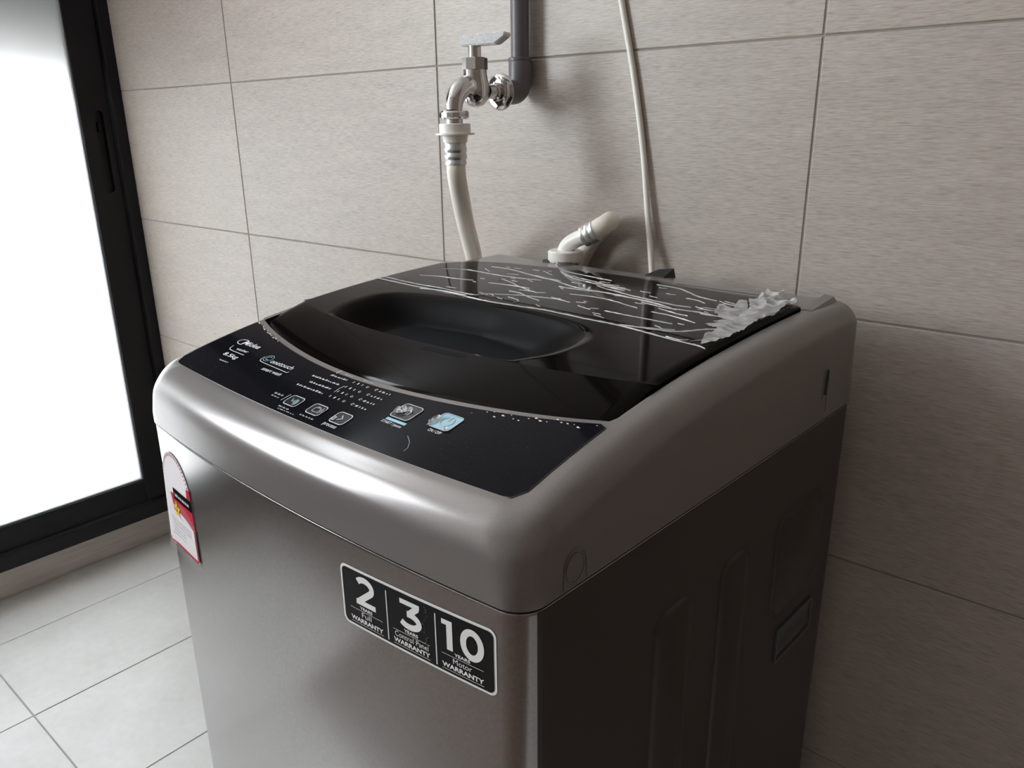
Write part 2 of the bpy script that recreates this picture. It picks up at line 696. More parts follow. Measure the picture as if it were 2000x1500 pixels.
for ins, z in ((.012, .8330), (.0070, .8330), (.0006, .8332), (0, .8338), (0, .8350), (0, .845)):
    rows.append([(x - nx * ins, y - ny * ins, z) for (x, y), (nx, ny) in zip(FP, FN)])
inner = []
for k in range(0, 11):
    a = math.radians(90 * k / 10)
    row = []
    for (xa, ya), (x, y), (nx, ny) in zip(FP, FPB, FNB):
        wk = min(1, .45 + k / 6)
        x, y = xa + (x - xa) * wk, ya + (y - ya) * wk
        r = rad(nx, ny, y)
        ye = y - ny * r
        ins = r * (1 - math.cos(a)) + .0008
        row.append((x - nx * ins, y - ny * ins, T(ye) - r * (1 - math.sin(a)) if k < 10 else T(y - ny * ins)))
    rows.append(row)
last = rows[-1]
op = []
for x, y, z in last:
    a = math.atan2(y - CC[1], x - CC[0])
    t = ray_poly(CC, a, open_poly)
    op.append((CC[0] + t * math.cos(a), CC[1] + t * math.sin(a)))
for k in range(1, 13):
    t = k / 12
    row = []
    for (x, y, z), (ox, oy) in zip(last, op):
        xx, yy = x + (ox - x) * t, y + (oy - y) * t
        row.append((xx, yy, T(yy)))
    rows.append(row)
rows.append([(ox, oy, T(oy) - .03) for ox, oy in op])
for r in rows:
    V += r
loops_to_faces(len(rows), NFP, F)
cover = obj('top_cover', V, F, m_cover, wm, True, 38)
# tub floor under the lid so nothing shows through the gap
V = [(x, y, T(y) - .031) for x, y in op]
obj('lid_well', V, [tuple(range(len(V)))], m_dark, wm)

# control panel: glossy black insert
PX0, PX1 = .018, .5005


def pan_front(x):
    t = (x - .259) / .241
    return .0185 + .0085 * t * t


def pan_back(x):
    return yLF(min(max(x, LX0), LX1)) - .0088


xs_ = [PX0 + (PX1 - PX0) * k / 80 for k in range(81)]
V, F = [], []
nv = 14
for i, x in enumerate(xs_):
    y0, y1 = pan_front(x), pan_back(x)
    e0, e1 = x - PX0, PX1 - x
    e = min(e0, e1)
    R = .011
    if e < R:
        y0 += R - math.sqrt(max(0, R * R - (R - e) ** 2))
    R = .004
    if e < R:
        y1 -= R - math.sqrt(max(0, R * R - (R - e) ** 2))
    for j in range(nv + 1):
        y = y0 + (y1 - y0) * j / nv
        V.append((x, y, T(y) + .0009))
nn = nv + 1
for i in range(80):
    for j in range(nv):
        F.append((i * nn + j, (i + 1) * nn + j, (i + 1) * nn + j + 1, i * nn + j + 1))
border = [i * nn for i in range(81)] + [80 * nn + j for j in range(1, nn)] + [i * nn + nv for i in range(79, -1, -1)] + [j for j in range(nv - 1, 0, -1)]
b0 = len(V)
for k in border:
    x, y, z = V[k]
    V.append((x, y, z - .0025))
nb = len(border)
for k in range(nb):
    F.append((border[k], border[(k + 1) % nb], b0 + (k + 1) % nb, b0 + k))
panel = obj('control_panel', V, F, m_panel, wm, True, 40)
# fine light edge line round the panel
ring = [V[k] for k in border]
ringp = [(x, y, z - .0004) for x, y, z in ring] + [(ring[0][0], ring[0][1], ring[0][2] - .0004)]
VV, FF = tube_data(ringp, .00035, 6, False)
obj('panel_edge', VV, FF, principled('panel_edge', (.16, .155, .155), .4, .3), panel, True)


def onpanel(u, v, h=.0012):
    return (u, v, T(v) + .0009 + h - .0009)


# ---- 2D shape builders for prints
def stroke(pts, w, closed=False):
    pts = [np.array(p, float) for p in pts]
    n = len(pts)
    V, F = [], []
    for i in range(n):
        if closed:
            a, b = pts[(i - 1) % n], pts[(i + 1) % n]
        else:
            a, b = pts[max(i - 1, 0)], pts[min(i + 1, n - 1)]
        d0 = pts[i] - a
        d1 = b - pts[i]
        if np.linalg.norm(d0) < 1e-9:
            d0 = d1
        if np.linalg.norm(d1) < 1e-9:
            d1 = d0
        d0 = d0 / np.linalg.norm(d0)
        d1 = d1 / np.linalg.norm(d1)
        n0 = np.array([-d0[1], d0[0]])
        n1 = np.array([-d1[1], d1[0]])
        m = n0 + n1
        m /= max(np.linalg.norm(m), 1e-6)
        k = w / 2 / max(.35, m @ n0)
        V += [tuple(pts[i] + m * k), tuple(pts[i] - m * k)]
    for i in range(n if closed else n - 1):
        j = (i + 1) % n
        F.append((2 * i, 2 * i + 1, 2 * j + 1, 2 * j))
    return V, F


def rrect(x0, x1, y0, y1, r, n=6):
    p = []
    for cx, cy, a0 in ((x1 - r, y1 - r, 0), (x0 + r, y1 - r, 90), (x0 + r, y0 + r, 180), (x1 - r, y0 + r, 270)):
        for k in range(n + 1):
            a = math.radians(a0 + 90 * k / n)
            p.append((cx + r * math.cos(a), cy + r * math.sin(a)))
    return p


def rect(x0, x1, y0, y1):
    return [(x0, y0), (x1, y0), (x1, y1), (x0, y1)], [(0, 1, 2, 3)]


def arcp(cx, cy, rx, ry, a0, a1, n=18):
    return [(cx + rx * math.cos(math.radians(a0 + (a1 - a0) * k / n)), cy + ry * math.sin(math.radians(a0 + (a1 - a0) * k / n))) for k in range(n + 1)]


def text2d(s, x0, x1, y0, y1, bold=0., shear=0.):
    """text outlines fitted to the box x0..x1, y0..y1"""
    cu = bpy.data.curves.new('t', 'FONT')
    cu.body = s
    cu.size = 1
    cu.offset = bold
    cu.shear = shear
    cu.resolution_u = 3
    o = bpy.data.objects.new('t', cu)
    COL.objects.link(o)
    dg = bpy.context.evaluated_depsgraph_get()
    me = o.evaluated_get(dg).to_mesh()
    V = [(v.co.x, v.co.y) for v in me.vertices]
    F = [tuple(p.vertices) for p in me.polygons]
    o.evaluated_get(dg).to_mesh_clear()
    bpy.data.objects.remove(o)
    bpy.data.curves.remove(cu)
    ax, bx_ = min(v[0] for v in V), max(v[0] for v in V)
    ay, by = min(v[1] for v in V), max(v[1] for v in V)
    V = [(x0 + (v[0] - ax) / (bx_ - ax) * (x1 - x0), y0 + (v[1] - ay) / (by - ay) * (y1 - y0)) for v in V]
    return V, F


def prints(name, shapes, mapf, mat, parent, h=0.):
    V, F = [], []
    for v, f in shapes:
        b = len(V)
        V += [mapf(*q) for q in v]
        F += [tuple(i + b for i in g) for g in f]
    me = bpy.data.meshes.new(name)
    me.from_pydata(V, [], F)
    me.materials.append(mat)
    o = bpy.data.objects.new(name, me)
    COL.objects.link(o)
    o.parent = parent
    return o


def poly(p):
    return p, [tuple(range(len(p)))]


PM = lambda u, v: onpanel(u, v, .00115)
PM2 = lambda u, v: onpanel(u, v, .0014)
PM3 = lambda u, v: onpanel(u, v, .0017)
# maker's logo: ring swoosh + name
logo = [stroke(arcp(.0575, .0850, .0085, .0048, 20, 300), .0009),
        text2d('Midea', .0590, .0915, .0815, .0885, .012, .2)]
prints('logo', logo, PM, m_print, panel)
rr = random.Random(11)


def dashes(x0, x1, y, h=.0024, gap=.0012, lo=.0016, hi=.0055):
    s = []
    x = x0
    while x < x1 - .001:
        l = min(rr.uniform(lo, hi), x1 - x)
        n_ = max(1, int(l / .0011))
        for k in range(n_):          # tiny letter-like strokes
            a = x + k * l / n_
            hh = h * rr.uniform(.55, 1)
            s.append(rect(a, a + l / n_ * .68, y, y + hh))
        x += l + gap
    return s


let = [text2d('washer', .0665, .0885, .0708, .0748, .008, .15),
       stroke([(.0545, .0755), (.0560, .0705), (.0590, .0682), (.066, .0675), (.090, .0668)], .0008),
       text2d('8.5kg', .0625, .0895, .0560, .0630, .015),
       stroke([(.1175, .0745), (.1180, .0700), (.1205, .0672), (.127, .0662), (.1735, .0640), (.1745, .0662)], .0007),
       text2d('onetouch', .1345, .1725, .0690, .0752, .004),
       text2d('smart wash', .1395, .1720, .0565, .0612, .006, .1)]
let += dashes(.072, .088, .0492, .0016)
for y, a in ((.0795, .222), (.0708, .205), (.0623, .213), (.0540, .205)):
    let += dashes(a, .2465, y)
    let += [rect(.2555 + .0062 * k, .2555 + .0062 * k + .0009 + .0006 * (k % 2), y, y + .0026) for k in range(3)] + [stroke(arcp(.2760, y + .0012, .0012, .0012, 90, 400, 10), .0005)]
    let += [stroke(arcp(.2880, y + .0013, .0013, .0013, 0, 330, 10), .0005)] + dashes(.2925, .3075, y, .0024, .002, .0012, .0035)
let += [stroke([(.2255, .0905), (.2235, .0865), (.2245, .0845)], .0006), stroke([(.2535, .0725), (.2525, .0665), (.2535, .0610)], .0005),
        stroke([(.2155, .0305), (.2165, .0410)], .0006)]
let += [text2d('process', .2880, .3050, .0228, .0268, .006),
        text2d('START / pause', .3335, .3575, .0478, .0518, .012),
        text2d('ON / OFF', .3805, .3945, .0565, .0600, .012)]
small = []
for v_, f_ in let:
    if len(v_) > 20:
        prints('lettering', [(v_, f_)], PM, m_print, panel)
    else:
        small.append((v_, f_))
prints('small_print', small, PM, m_print, panel)['kind'] = 'stuff'
faint = dashes(.1975, .2110, .0352, .0022) + dashes(.198, .210, .0318, .0015) + dashes(.222, .238, .0238, .0018) + dashes(.255, .275, .0238, .0018) + dashes(.225, .250, .0212, .0012) + dashes(.235, .246, .0868, .0012) + dashes(.262, .276, .0868, .0012)
prints('faint_print', faint, PM, m_dim, panel)['kind'] = 'stuff'
ic = [stroke(arcp(.1255, .0742, .0062, .0052, 0, 360, 24)[:-1], .0008, True), stroke(arcp(.1255, .0742, .0034, .0028, 40, 320, 14), .0009)]
prints('touch_icon', ic, PM, m_teal, panel)
prints('blue_bar', [rect(.3345, .3580, .0528, .0558)], PM, m_blue, panel)


def button(x0, x1, y0, y1, icon, face, icon_mat):
    p = rrect(x0, x1, y0, y1, .0035)
    base = empty('button', (0, 0, 0))
    base.parent = panel
    prints('outline', [stroke(p, .0009, True)], PM3, m_outline, base)
    prints('face', [poly(rrect(x0 + .0004, x1 - .0004, y0 + .0004, y1 - .0004, .0031))], PM2, face, base)
    prints('icon', icon, PM3, icon_mat, base)
    return base


def crumple(parent, pts, hgt, seed, mat, name='peeled_film', base=.0018, surf=None):
    """small crumpled sheet over a polygon (fan with noisy rings)"""
    r_ = random.Random(seed)
    c_ = np.mean(np.array(pts), 0)
    V, F = [], []
    surf = surf or (lambda x, y: T(y))
    n = len(pts)
    ringn = 4
    V.append((c_[0], c_[1], surf(*c_) + base + hgt * .5))
    for k in range(1, ringn + 1):
        for q in pts:
            t = k / ringn
            x, y = c_ + (np.array(q) - c_) * t
            V.append((x, y, surf(x, y) + base + hgt * r_.uniform(0, 1)))
    for k in range(n):
        F.append((0, 1 + k, 1 + (k + 1) % n))
    for g_ in range(ringn - 1):
        for k in range(n):
            a = 1 + g_ * n
            F.append((a + k, a + n + k, a + n + (k + 1) % n, a + (k + 1) % n))
    o = obj(name, V, F, mat, parent, True, 25)
    return o


m_peel = film_mat('peeled_film', .6, (.62, .62, .62))
b1_ = button(.2215, .2400, .0283, .0412, [stroke([(.2265, .0375), (.2290, .0335), (.2330, .0375), (.2345, .0325)], .0011)], m_btn, m_teal)
b2_ = button(.2555, .2740, .0285, .0416, [stroke(rrect(.2610, .2685, .0320, .0375, .0012), .0007, True), rect(.2625, .267, .0382, .0390)], m_btn, m_dim)
b3_ = button(.2890, .3070, .0290, .0428, [stroke([(.2960, .0395), (.3000, .0358), (.2955, .0328)], .0012)], m_btn, m_dim)
b4_ = button(.3335, .3555, .0575, .0768, [text2d('II', .3450, .3490, .064, .070, .02), stroke([(.3395, .0705), (.3435, .0672), (.3395, .064)], .0009, True)], m_btn, m_dim)
b5_ = button(.3755, .3975, .0615, .0812, [stroke(arcp(.3870, .0715, .0058, .0058, 110, 430, 20), .0011), stroke([(.3870, .0790), (.3870, .0725)], .0011)], m_blue, m_outline)


def blob(cx, cy, rx, ry, seed, n=12):
    r_ = random.Random(seed)
    return [(cx + rx * math.cos(2 * math.pi * k / n) * r_.uniform(.6, 1.1), cy + ry * math.sin(2 * math.pi * k / n) * r_.uniform(.6, 1.1)) for k in range(n)]


crumple(b4_, blob(.3385, .0655, .0065, .0062, 1), .0022, 2, m_peel)
crumple(b4_, blob(.3445, .0690, .0060, .0035, 3), .0020, 4, m_peel)
crumple(b5_, blob(.3765, .0680, .0035, .0080, 5), .0022, 6, m_peel)
crumple(b5_, blob(.3950, .0630, .0050, .0020, 7), .0016, 8, m_peel)
crumple(b1_, blob(.2360, .0330, .0035, .0045, 9), .0014, 10, m_peel)
crumple(b2_, blob(.2720, .0345, .0028, .0045, 12), .0014, 11, m_peel)
crumple(b3_, blob(.2925, .0330, .0035, .0030, 14), .0010, 13, m_peel)
# glue crumbs left along the panel's rear edge
V, F = [], []
spots = [(.022 + .0035 * k, None) for k in range(0, 22)] + [(.395 + .0052 * k, None) for k in range(20)]
for x, _ in spots:
    if rr.random() < (.25 if x < .2 else .35):
        continue
    s = rr.uniform(.0004, .0012)
    y = pan_back(x) - rr.uniform(-.0006, .0015 if x < .2 else .009)
    b = len(V)
    z = T(y) + .0011
    V += [(x - s * 1.6, y, z), (x, y - s, z), (x + s * 1.6, y, z), (x, y + s, z), (x, y, z + s * .8)]
    F += [(b, b + 1, b + 4), (b + 1, b + 2, b + 4), (b + 2, b + 3, b + 4), (b + 3, b, b + 4)]
obj('glue_crumbs', V, F, m_stickw, panel)['kind'] = 'stuff'
# scratch
prints('scratch', [stroke([(.372, .0445), (.380, .0395), (.3845, .034), (.3850, .0295)], .0004)], PM, m_dim, panel)

# ---- lid: front lip
V, F = [], []
sec = [(0., -.014), (0., -.0070), (.0007, -.0048), (.0020, -.0034), (.0040, -.0025), (.007, -.0019)]
nx_ = 72
for i in range(nx_ + 1):
    x = LX0 + (LX1 - LX0) * i / nx_
    y0, y1 = yLF(x), yLC(x)
    e = min(x - LX0, LX1 - x)
    edge = 0.
    if e < .006:
        edge = .0024 * (1 - math.sqrt(max(0, 1 - (1 - e / .006) ** 2)))
        y0 += .004 * (1 - math.sqrt(max(0, 1 - (1 - e / .006) ** 2)))
    for d, h in sec:
        V.append((x, y0 + d, T(y0 + d) + h - edge))
    for k in range(1, 9):
        t = k / 8
        y = y0 + .007 + (y1 - y0 - .007) * t
        V.append((x, y, T(y) - .0019 + .0073 * (1.15 * t - .15 * t * t) - edge))
    V.append((x, y1, T(y1) - .012))
m_ = len(sec) + 9
for i in range(nx_):
    for j in range(m_ - 1):
        F.append((i * m_ + j, (i + 1) * m_ + j, (i + 1) * m_ + j + 1, i * m_ + j + 1))
F.append(tuple(range(m_)))
F.append(tuple(nx_ * m_ + j for j in range(m_))[::-1])
lip = obj('lid_lip', V, F, m_lid, wm, True, 35)
# grip ridges in the middle of the lip
V, F = [], []
for k in range(26):
    x = .265 + k * .0021
    y = yLC(x) - .006
    for dy, h in ((-.004, 0), (.0, .0005), (.004, 0)):
        for dx in (-.0003, .0003):
            yy = y + dy
            V.append((x + dx + dy * .3, yy, T(yy) - .0019 + .0073 * (lambda t: 1.15 * t - .15 * t * t)((yy - yLF(x) - .007) / (yLC(x) - yLF(x) - .007)) + h))
    b = 6 * k
    F += [(b, b + 1, b + 3, b + 2), (b + 2, b + 3, b + 5, b + 4)]
obj('grip_ridges', V, F, m_lid, lip)['kind'] = 'stuff'

# ---- lid: main panel with the hand hollow
HOL = [(.082, .1745), (.071, .200), (.070, .226), (.080, .254), (.112, .271), (.182, .284), (.255, .289), (.329, .284), (.369, .274), (.391, .256), (.396, .230), (.389, .200), (.366, .1705)]
hp = spline([np.array(q) for q in HOL], 6)
for x in np.linspace(.36, .088, 30):
    hp.append(np.array((x, yLC(x) + .0015)))
hp = [tuple(q) for q in hp]
main_poly = lid_poly(yLC)
HC = (.235, .215)
NA = 240
angs = [2 * math.pi * k / NA for k in range(NA)]
for cx_, cy_ in ((LX0, yLC(LX0)), (LX1, yLC(LX1)), (LX0, yLB(LX0)), (LX1, yLB(LX1))):
    a = math.atan2(cy_ - HC[1], cx_ - HC[0]) % (2 * math.pi)
    k = min(range(NA), key=lambda i: abs(angs[i] - a))
    angs[k] = a - 1e-7
LIFT = .0052
V, F, VW, FW = [], [], [], []
ss = [.0, .12, .24, .36, .46, .54, .60, .65, .70, .74, .78, .82, .85, .88, .905, .93, .95, .965, .98, .99, 1.0]
wrow = []
rows = []


def sstep(a, b, v):
    t = min(1, max(0, (v - a) / (b - a)))
    return t * t * (3 - 2 * t)


tH = [ray_poly(HC, a, hp) for a in angs]
tM = [ray_poly(HC, a, main_poly) for a in angs]
for s in ss[1:]:
    row = []
    for a, t in zip(angs, tH):
        x, y = HC[0] + s * t * math.cos(a), HC[1] + s * t * math.sin(a)
        fr_ = max(0, -math.sin(a)) * (1 if abs(math.cos(a)) < .93 else .3)
        s0 = .62 + .26 * min(1, fr_ * 1.6) - .1 * max(0, math.cos(a))
        d = .030 * (1 - sstep(s0, 1.0, s))
        row.append((x, y, T(y) + LIFT - d))
    rows.append(row)
ds = [None] * 10 + [.007, .004, .0022, .001, 0.]
for k in range(15):
    row = []
    for a, t0, t1 in zip(angs, tH, tM):
        t1 = max(t1, t0 + .0012)
        gap = t1 - t0
        if k < 10:
            d = gap - (gap - min(.009, gap * .5)) * (k + 1) / 10
        else:
            d = min(ds[k], gap * .5 * ds[k] / .009)
        t = t1 - d
        x, y = HC[0] + t * math.cos(a), HC[1] + t * math.sin(a)
        isf = abs(HC[1] + t1 * math.sin(a) - yLC(min(max(HC[0] + t1 * math.cos(a), LX0), LX1))) < .002
        drop = 0 if isf else .0028 * max(0, 1 - d / .007) ** 2.2
        row.append((x, y, T(y) + LIFT - drop))
    rows.append(row)
rows.append([(x, y, z - .012) for x, y, z in rows[-1]])
V = [(HC[0], HC[1], T(HC[1]) + LIFT - .030)]
for r in rows:
    V += r
for k in range(NA):
    F.append((0, 1 + k, 1 + (k + 1) % NA))
loops_to_faces(len(rows), NA, F, 1)
lid = obj('lid', V, F, m_lid, wm, True, 35)
lid.data.materials.append(m_wallh)
for p in lid.data.polygons:
    if max(lid.data.vertices[i].index for i in p.vertices) < 1 + 15 * NA:
        p.material_index = 1
# matt window set into the hollow's floor
V, F = [], []
for j in range(1, 6):
    for k in range(48):
        a = 2 * math.pi * k / 48
        x, y = .243 + .122 * j / 5 * math.cos(a), .226 + .040 * j / 5 * math.sin(a)
        V.append((x, y, T(y) + LIFT - .0294))
V.append((.243, .226, T(.226) + LIFT - .0294))
loops_to_faces(5, 48, F)
for k in range(48):
    F.append((len(V) - 1, k, (k + 1) % 48))
obj('window', V, F, m_hollow, lid, True)

# ---- rear deck details
_z = T(.52)
V = [(.274, .512, _z - .003), (.303, .512, _z - .003), (.303, .536, _z - .003), (.274, .536, _z - .003), (.274, .512, _z + .001), (.301, .512, _z + .0015), (.300, .536, _z + .0085), (.278, .536, _z + .0050)]
obj('cable_clip', V, [(3, 2, 1, 0), (4, 5, 6, 7), (0, 1, 5, 4), (1, 2, 6, 5), (2, 3, 7, 6), (3, 0, 4, 7)], m_rubber, wm)
dk = bmesh.new()
bx(dk, .330, .470, .4925, .4930, T(.49), T(.49) + .0004)
bmobj('deck_seam', dk, m_seam, wm)
lathe('inlet_socket', [(.019, -.004), (.019, .0005), (.017, .001), (.017, .003)], m_cover, wm, (.136, .524, T(.53)))
box('inlet_tab', .106, .120, .512, .520, T(.52) - .002, T(.52) + .0025, m_rubber, wm, .001)

V = []
for y_, h_ in ((.458, .0005), (.490, .0040), (.512, .0065), (.518, .0010)):
    V += [(.4975, y_, T(y_) - .003), (.4975, y_, T(y_) + h_), (.5075, y_, T(y_) + h_ * .8), (.5105, y_, T(y_) - .003)]
F = [(0, 1, 2, 3), (12, 15, 14, 13)]
for i in range(3):
    for k in range(4):
        a = 4 * i
        F.append((a + k, a + 4 + k, a + 4 + (k + 1) % 4, a + (k + 1) % 4))
obj('hinge_cover', V, F, m_cover, wm, True, 30)

# ---- right-hand side details
SXW = W1


def sideplate(name, y0, y1, z0, z1, r, h, mat, parent, bev=.004):
    p0 = rrect(y0, y1, z0, z1, r, 8)
    p1 = rrect(y0 + bev, y1 - bev, z0 + bev, z1 - bev, max(r - bev, .001), 8)
    n = len(p0)
    V = [(SXW - .0016, a, b) for a, b in p0] + [(SXW - .0012 + h * .6, a * .6 + c_ * .4, b * .6 + d * .4) for (a, b), (c_, d) in zip(p0, p1)] + [(SXW - .0012 + h, a, b) for a, b in p1]
    F = []
    loops_to_faces(3, n, F)
    F.append(tuple(range(2 * n, 3 * n)))
    return obj(name, V, F, mat, parent, True, 60)


sideplate('side_rib', .155, .213, .08, .752, .018, .003, m_side, cab)
sideplate('side_rib', .262, .314, .08, .752, .018, .003, m_side, cab)
sideplate('side_rib', .375, .492, .632, .752, .022, .003, m_side, cab)
# grip: framed recess
gr = empty('side_grip', (0, 0, 0))
gr.parent = wm
p0 = rrect(.400, .490, .567, .609, .003)
p1 = rrect(.4025, .4875, .5695, .6065, .002)
n = len(p0)
V = [(SXW - .0018, a, b) for a, b in p0] + [(SXW + .0012, a, b) for a, b in p0] + [(SXW + .0012, a, b) for a, b in p1] + [(SXW - .0016, a, b) for a, b in p1]
F = []
loops_to_faces(4, n, F)
obj('grip_frame', V, F, principled('grip_frame', (.10, .10, .105), .3), gr, True, 30)
V = [(SXW - .0009, .4025, .5695), (SXW - .0009, .4875, .5695), (SXW + .0004, .4875, .581), (SXW + .0004, .4025, .581), (SXW - .0009, .4025, .592), (SXW - .0009, .4875, .592), (SXW - .0009, .4025, .6065), (SXW - .0009, .4875, .6065)]
obj('grip_pocket', V, [(0, 1, 2, 3), (3, 2, 5, 4), (4, 5, 7, 6)], principled('grip_pocket', (.05, .05, .053), .3), gr)

# cover side: round plug with arch, and the slot near the back
def sstroke(name, pts, w, mat, parent, x=SXW + .0006, closed=False):
    v, f = stroke(pts, w, closed)
    n = len(v)
    VV = [(x, a, b) for a, b in v] + [(x - .002, a, b) for a, b in v]
    FF = list(f)
    for g_ in f:
        FF.append(tuple(i + n for i in g_)[::-1])
        for i in range(4):
            a, b = g_[i], g_[(i + 1) % 4]
            FF.append((a, b, b + n, a + n))
    return obj(name, VV, FF, mat, parent)


plug = empty('hinge_plug', (0, 0, 0))
plug.parent = wm
sstroke('arch', [(.0375, .8355), (.0385, .8500)] + arcp(.0500, .8500, .0115, .0115, 180, 0, 14)[1:] + [(.0625, .8355)], .0007, m_cover, plug)
sstroke('disc_edge', arcp(.0500, .8480, .0095, .0105, 0, 360, 28)[:-1], .0007, m_cover, plug, closed=True)
slot = empty('latch_slot', (0, 0, 0))
slot.parent = wm
sstroke('slot_rim', [(.4490, .8580)] + arcp(.4545, .8815, .0055, .0075, 180, 0, 12) + [(.4615, .8420)], .0011, m_cover, slot)
p = arcp(.4545, .8815, .0040, .0060, 0, 180, 10) + [(.4505, .8630), (.4575, .8600)]
V = [(SXW + .0003, a, b) for a, b in p] + [(SXW - .002, a, b) for a, b in p]
n = len(p)
F = [tuple(range(n)), tuple(range(n, 2 * n))[::-1]] + [(k, (k + 1) % n, n + (k + 1) % n, n + k) for k in range(n)]
obj('slot_hole', V, F, m_slot, slot)

# feet
for fx_, fy_ in ((.06, .06), (.465, .06), (.06, .49), (.465, .49)):
    lathe('foot', [(.022, 0), (.024, .004), (.022, .012), (.012, .013), (.012, .024)], m_rubber, wm, (fx_, fy_, 0))

# ---- warranty sticker on the cabinet front
SK = .036          # it is stuck on slightly askew


def SM(h):
    return lambda u, v: (u, YB(u) + .0012 - h, v + SK * (u - .352))


st = empty('warranty_sticker', (0, 0, 0))
st.parent = wm
tag(st, 'black warranty sticker with white border and three columns of white lettering')


def curved_poly(name, p, hgt, mat, parent, mapf, nx=70):
    """fill an outline in vertical slices so that it follows the bowed front"""
    xs = [q[0] for q in p]
    x0, x1 = min(xs), max(xs)
    V, F = [], []
    n = len(p)
    cuts = sorted(set([round(x0 + (x1 - x0) * k / nx, 6) for k in range(nx + 1)] + [round(x, 6) for x in xs]))
    prev = None
    for x in cuts:
        ys = []
        xx = min(max(x, x0 + 1e-7), x1 - 1e-7)
        for i in range(n):
            (a, b), (c_, d) = p[i], p[(i + 1) % n]
            if (a - xx) * (c_ - xx) <= 0 and abs(c_ - a) > 1e-9:
                ys.append(b + (d - b) * (xx - a) / (c_ - a))
        if len(ys) < 2:
            continue
        V += [mapf(x, min(ys)), mapf(x, max(ys))]
        k = len(V)
        if prev is not None:
            F.append((k - 4, k - 2, k - 1, k - 3))
        prev = 1
    me = bpy.data.meshes.new(name)
    me.from_pydata(V, [], F)
    me.materials.append(mat)
    me.shade_smooth()
    o = bpy.data.objects.new(name, me)
    COL.objects.link(o)
    o.parent = parent
    return o


curved_poly('border', rrect(.3520, .5075, .7572, .8096, .0062), 0, m_stickw, st, SM(.0004))
curved_poly('backing', rrect(.3542, .5053, .7593, .8075, .0046), 0, m_stick, st, SM(.0007))


def dig(kind, x0, w, y0, h):
    X = lambda a: x0 + a * w
    Y = lambda b: y0 + b * h
    t = .0052
    if kind == '2':
        pts = [(X(.10), Y(.80))] + arcp(X(.50), Y(.70), .38 * w, .235 * h, 150, -35, 14) + [(X(.16), Y(.10))]
        return [stroke(pts[1:], t), rect(X(.04), X(1.02), Y(0), Y(.185))]
    if kind == '3':
        return [rect(X(.05), X(.93), Y(.83), Y(1.0)), stroke([(X(.84), Y(.87)), (X(.50), Y(.58))], t * .95),
                stroke([(X(.36), Y(.54))] + arcp(X(.46), Y(.315), .43 * w, .225 * h, 85, -150, 16), t)]
    if kind == '1':
        return [rect(X(.45), X(1.0), Y(0), Y(1)), rect(X(.0), X(.5), Y(.83), Y(1.0))]
    return [stroke(arcp(X(.5), Y(.5), .38 * w, .415 * h, 0, 360, 28)[:-1], t, True)]


WM = SM(.0010)
for k_, x_, w_, y_, h_ in (('2', .3690, .0225, .7795, .0245), ('3', .4180, .0225, .7795, .0235), ('1', .4600, .0098, .7785, .0235), ('0', .4770, .0205, .7785, .0240)):
    prints('digit', dig(k_, x_, w_, y_, h_), WM, m_stickw, st)
for x_ in (.4042, .4536):
    prints('divider', [rect(x_, x_ + .0010, .7615, .8035)], WM, m_stickw, st)
for a, b, mid in ((.3620, .3990, 'Full'), (.4105, .4478, 'Control Panel'), (.4592, .4970, 'Motor')):
    c_ = (a + b) / 2
    for y_ in (.77395, .76170):
        prints('rule', [rect(a + (b - a) * k / 6, a + (b - a) * (k + 1) / 6, y_, y_ + .00035) for k in range(6)], WM, m_stickw, st)
    prints('lettering', [text2d('YEARS', c_ - .0072, c_ + .0072, .77530, .77800, .03)], WM, m_stickw, st)
    hw = {'Full': .0055, 'Control Panel': .0170, 'Motor': .0085}[mid]
    prints('lettering', [text2d(mid, c_ - hw, c_ + hw, .7686, .7731, .0)], WM, m_stickw, st)
    prints('lettering', [text2d('WARRANTY', a, b, .76330, .76720, .035)], WM, m_stickw, st)
# scuffed crease across the sticker
V = []
F = []
r_ = random.Random(5)
for k in range(26):
    v = .8045 - k * .0016
    u = .4440 + .0035 * math.sin(k * .5) * .4 + r_.uniform(-.0012, .0012) + (.006 * max(0, (k - 18) / 8))
    s = r_.uniform(.0003, .0009)
    b = len(V)
    V += [SM(.0011)(u - s, v), SM(.0011)(u, v - s), SM(.0011)(u + s, v), SM(.0014)(u, v + s)]
    F.append((b, b + 1, b + 2, b + 3))
prints('scuff', [], SM(0), m_dim, st)
bpy.data.objects.remove(bpy.data.objects['scuff'])
obj('scuff', V, F, principled('scuff', (.10, .10, .10), .6), st)['kind'] = 'stuff'

# ---- energy label, lower left corner peeling off
el = empty('energy_label', (0, 0, 0))
el.parent = wm
tag(el, 'white energy label with rounded top, red band and yellow star')


def EM(h):
    def f(u, v):
        peel = max(0, (.034 - u) / .034) * max(0, (.725 - v) / .035)
        peel2 = max(0, (.705 - v) / .018)
        return (u, YB(u) + .0012 - h - .006 * min(1, peel) ** 1.5 - .002 * peel2 ** 2, v)
    return f


def arch(x0, x1, z0, zs_, z1):
    cx_, rx = (x0 + x1) / 2, (x1 - x0) / 2
    return [(x0, z0), (x1, z0)] + arcp(cx_, zs_, rx, z1 - zs_, 0, 180, 22)


